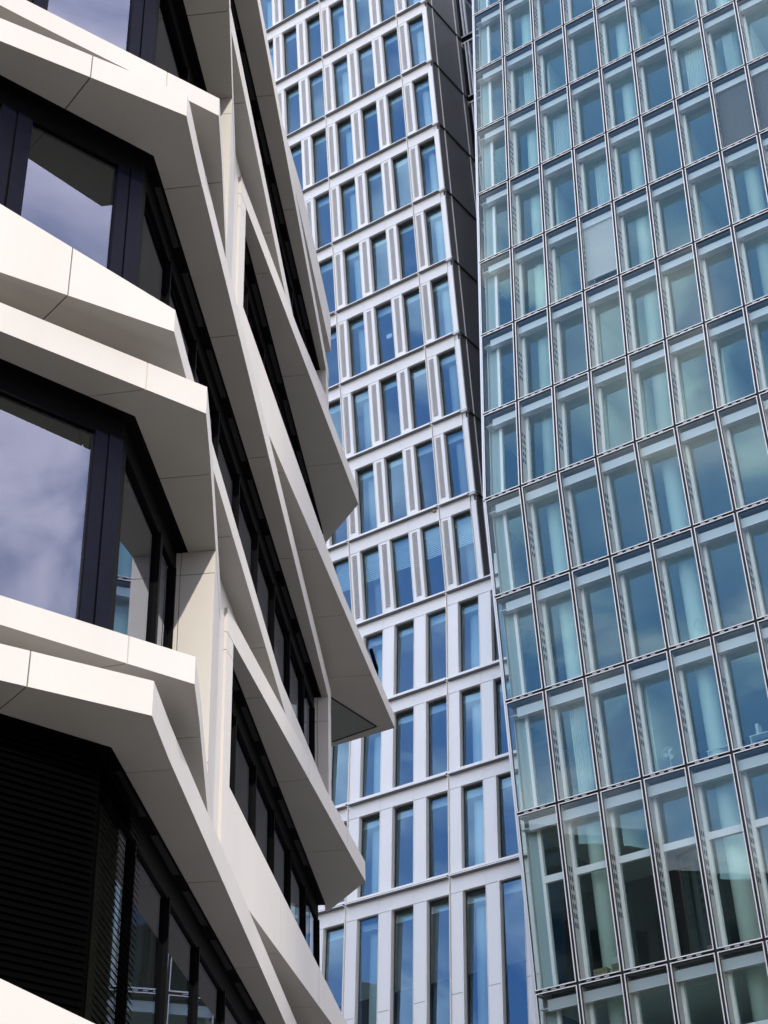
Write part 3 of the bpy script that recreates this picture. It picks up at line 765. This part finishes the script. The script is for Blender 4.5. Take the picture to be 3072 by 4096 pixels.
for i in range(-1, 9):
    up_ = i < 6; TT = TGU if up_ else TGL
    z0 = GH*(5-i) if up_ else (-GL_*(i-5) if i < 9 else -99)
    if z0 < -90: continue
    for j in range(1, 9):
        if rnd.random() < .38:
            x = j*GU-.02+rnd.choice((0, 0, .1)); dep = rnd.uniform(1.6, 4.5)
            gpart('partition_wall', TT, lambda b: b.box(x-.05, x+.05, DC+.5, DC+.5+dep, z0+.05, z0+GH-.36, M['room_white']))
        if rnd.random() < .07:
            x = (j-1)*GU+rnd.uniform(.2, .5); w = rnd.uniform(.3, .7)
            def cur(b):
                n = 14
                for q in range(n):
                    xa, xb = x+w*q/n, x+w*(q+1)/n; ya, yb = (DC+.28+.03*(q % 2), DC+.28+.03*((q+1) % 2))
                    b.poly([(xa, ya, z0+.08), (xb, yb, z0+.08), (xb, yb, z0+GH-.37), (xa, ya, z0+GH-.37)], M['slat'])
            gpart('curtain', TT, cur)
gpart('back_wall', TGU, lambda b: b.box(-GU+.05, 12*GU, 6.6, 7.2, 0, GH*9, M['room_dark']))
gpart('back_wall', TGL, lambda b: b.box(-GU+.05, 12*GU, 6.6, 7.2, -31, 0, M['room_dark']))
def corner_post(b, z0, z1): b.box(-GU-.03, -GU+.025, -.03, .10, z0, z1, M['alu']); b.box(-GU-.01, -GU+.03, .46, .62, z0, z1, M['alu'])
gpart('corner_post', TGU, lambda b: corner_post(b, 0, GH*9)); gpart('corner_post', TGL, lambda b: corner_post(b, -26, -.05))
gpart('side_wall', TGU, lambda b: b.box(-GU-.0, -GU+.06, .62, 7, 0, GH*9, M['gL'])); gpart('side_wall', TGL, lambda b: b.box(-GU, -GU+.06, .62, 7, -31, -.02, M['gL']))

# ---------------------------------------------------------------- things standing in the offices
def place(name, cell, x, y, z, label, cat, group=None):
    T = CELL[cell]; o = empty(name); o.matrix_world = T @ Matrix.Translation((x, y, z)); return tag(o, label, cat, group)
def kid(name, parent, fn):
    b = MB(); fn(b); return link(name, b.mesh(name), parent)
def fan(cell, x, z, label):
    o = place('desk_fan', cell, x, DC+.42, z, label, 'fan', 'white fans in the glass tower')
    kid('base', o, lambda b: b.cyl((0, 0, 0), (0, 0, .03), .12, M['plastic'], 20, .10)); kid('pole', o, lambda b: b.cyl((0, .03, .03), (0, .03, .42), .014, M['plastic'], 10))
    def blades(b):
        for k in range(3):
            Tm = Matrix.Translation((0, -.02, .44)) @ Matrix.Rotation(R(120*k+20), 4, 'Y')
            b.poly([Tm @ Vector(p) for p in ((-.03, .01, .03), (.035, -.01, .03), (.085, -.015, .15), (.02, .015, .18), (-.05, .012, .12))], M['plastic'])
        b.cyl((0, -.04, .44), (0, .06, .44), .045, M['plastic'], 14)
    kid('blades', o, blades)
    def cage(b):
        for rr in (.20, .13):
            for k in range(28):
                t0, t1 = 2*math.pi*k/28, 2*math.pi*(k+1)/28
                b.rect_bar((rr*math.cos(t0), -.07+(.2-rr)*-.2, .44+rr*math.sin(t0)), (rr*math.cos(t1), -.07+(.2-rr)*-.2, .44+rr*math.sin(t1)), .008, .008, M['plastic'], Vector((0, 1, 0)))
        for k in range(12):
            t0 = 2*math.pi*k/12; b.rect_bar((.04*math.cos(t0), -.10, .44+.04*math.sin(t0)), (.2*math.cos(t0), -.07, .44+.2*math.sin(t0)), .005, .005, M['plastic'], Vector((0, 1, 0)))
    kid('cage', o, cage)
def shelf(cell, x, z, w, label):
    o = place('shelf', cell, x, DC+.45, z, label, 'shelf')
    kid('shelf_board', o, lambda b: b.box(0, w, -.12, .22, .0, .03, M['plastic'])); kid('bracket', o, lambda b: (b.box(.02, .05, -.1, .2, -.45, 0, M['plastic']), b.box(w-.05, w-.02, -.1, .2, -.45, 0, M['plastic'])))
fan((7, 4), .72, .42, 'white desk fan by a round column, higher of the two fans')
fan((8, 3), .55, .40, 'white desk fan in the row below the other fan')
shelf((8, 5), .28, .62, .95, 'white shelf board under two upright binders')
shelf((8, 4), .35, .55, .9, 'white shelf board beside a round column, left of the binders')
for x, lab in ((.50, 'white binder with a finger hole, left one on the shelf'), (.98, 'white binder with a finger hole, right one on the shelf')):
    o = place('binder', (8, 5), x, DC+.45, .655, lab, 'binder', 'binders on the shelf')
    kid('spine', o, lambda b: b.box(0, .08, -.08, .20, 0, .31, M['paper'])); kid('finger_hole', o, lambda b: b.cyl((.04, -.0815, .09), (.04, -.0805, .09), .015, M['core'], 12))
def carton(cell, x, y, z, w, d, h, label, text=True):
    o = place('carton', cell, x, y, z, label, 'box', 'boxes on the window ledge')
    kid('box_body', o, lambda b: (b.box(0, w, 0, d, 0, h-.004, M['carton']), b.box(-.006, w+.006, -.006, d+.006, h-.05, h, M['carton'])))
    if text:
        cu = bpy.data.curves.new('print', 'FONT'); cu.body = 'BIG PACK'; cu.size = .075; cu.align_x = 'CENTER'; cu.extrude = .0005
        to = bpy.data.objects.new('print_text', cu); COL.objects.link(to); bpy.context.view_layer.update()
        me = bpy.data.meshes.new_from_object(to.evaluated_get(bpy.context.evaluated_depsgraph_get())); bpy.data.objects.remove(to)
        me.materials.clear(); me.materials.append(M['ink'])
        t = link('print', me, o); t.location = (w/2, -.0025, h*.40); t.rotation_euler = (R(90), 0, 0)
carton((9, 1), .24, DC+.12, .22, .40, .28, .20, 'brown cardboard carton printed BIG PACK, low one beside the window frame')
carton((9, 1), .80, DC+.12, .22, .40, .28, .24, 'brown cardboard carton printed BIG PACK under a stack of papers')
carton((9, 3), .78, DC+.42, .22, .40, .28, .22, 'brown cardboard carton printed BIG PACK behind the open sash')
o = place('paper_stack', (9, 1), .82, DC+.14, .462, 'stack of white paper packs on a brown carton', 'paper')
kid('sheets', o, lambda b: (b.box(0, .34, 0, .24, 0, .06, M['paper']), b.box(.03, .36, .01, .24, .061, .12, M['paper']), b.box(.0, .32, .0, .22, .121, .17, M['paper'])))
for cell, lab in (((0, 5), 'floor lamp with T shaped head, lower one near the top edge'), ((0, 6), 'floor lamp with T shaped head, upper one near the top edge')):
    if cell in CELL:
        o = place('floor_lamp', cell, .55, DC+.9, .05, lab, 'lamp', 'floor lamps high up in the glass tower')
        kid('pole', o, lambda b: b.cyl((0, 0, 0), (0, 0, 1.9), .03, M['plastic'], 10)); kid('lamp_head', o, lambda b: b.box(-.32, .32, -.12, .12, 1.9, 1.95, M['plastic']))
if (1, 5) in CELL:
    o = place('ceiling_lamp', (1, 5), .55, DC+.7, .75, 'white rectangular hanging lamp behind glass', 'lamp'); kid('lamp_body', o, lambda b: b.box(0, .62, 0, .2, 0, .22, M['paper']))
o = place('potted_plant', (3, 7), .42, DC+.35, .22, 'small dark potted plant in front of a round column', 'plant')
kid('pot', o, lambda b: b.cyl((0, 0, 0), (0, 0, .16), .06, M['plastic'], 14, .085))
def leaves(b):
    for k in range(26):
        a = random.uniform(0, 6.28); l = random.uniform(.12, .3); e = random.uniform(.3, 1.3)
        d = Vector((math.cos(a)*math.cos(e), math.sin(a)*math.cos(e), math.sin(e))); u = d.orthogonal().normalized(); p0 = Vector((0, 0, .16)); p1 = p0+d*l
        b.poly([p0, p0+d*l*.55+u*.03, p1+Vector((0, 0, -.03)), p0+d*l*.55-u*.03], M['plant'])
kid('foliage', o, leaves)
Tp = frame(eW, yU, dU, OW + eW*UW*(1-3) + dU*HU*(8-5))
o = empty('sheet_of_paper'); o.matrix_world = Tp @ Matrix.Translation((.86, .235, 1.35)); tag(o, 'blank white sheet of paper stuck inside a white tower window', 'paper')
kid('sheet', o, lambda b: b.box(0, .26, 0, .004, 0, .20, M['paper']))
wpart('ledge_box', TL, lambda b: b.box(UW+.62, UW+1.15, .10, .8, .012, 1.0, M['white2']))
wpart('lamp', TU, lambda b: (b.box(-.20, -.10, -.10, -.002, HU-.22, HU-.14, M['carton']), b.box(-.23, -.20, -.07, -.03, HU-.21, HU-.17, M['dark'])))

# ---------------------------------------------------------------- block across the street, mirrored in the lowest windows
bk = empty('office_block', (-48, 25, 0)); tag(bk, 'dark flat roofed block mirrored in the lowest tower windows', 'building')
b = MB(); b.box(-8, 8, -45, 45, 0, 35, M['brick']); b.box(-4, 7.7, -14, 25, 35, 37.5, M['brick']); link('wall', b.mesh('wall'), bk)
for zf in range(9):
    b = MB()
    for yy in range(-42, 42, 4): b.box(7.9, 8.02, yy, yy+2.2, 2+zf*3.5, 4.2+zf*3.5, M['dark'])
    link('window', b.mesh('window'), bk)

# ---------------------------------------------------------------- unseen high rise added behind the camera: its shadow lies over both towers
hr_ = empty('added_high_rise', (44, -62, 0)); tag(hr_, 'added unseen high rise whose shadow falls on both towers', 'building')
b = MB(); b.box(-20, 20, -14, 14, 0, 122, M['brick']); link('wall', b.mesh('wall'), hr_)
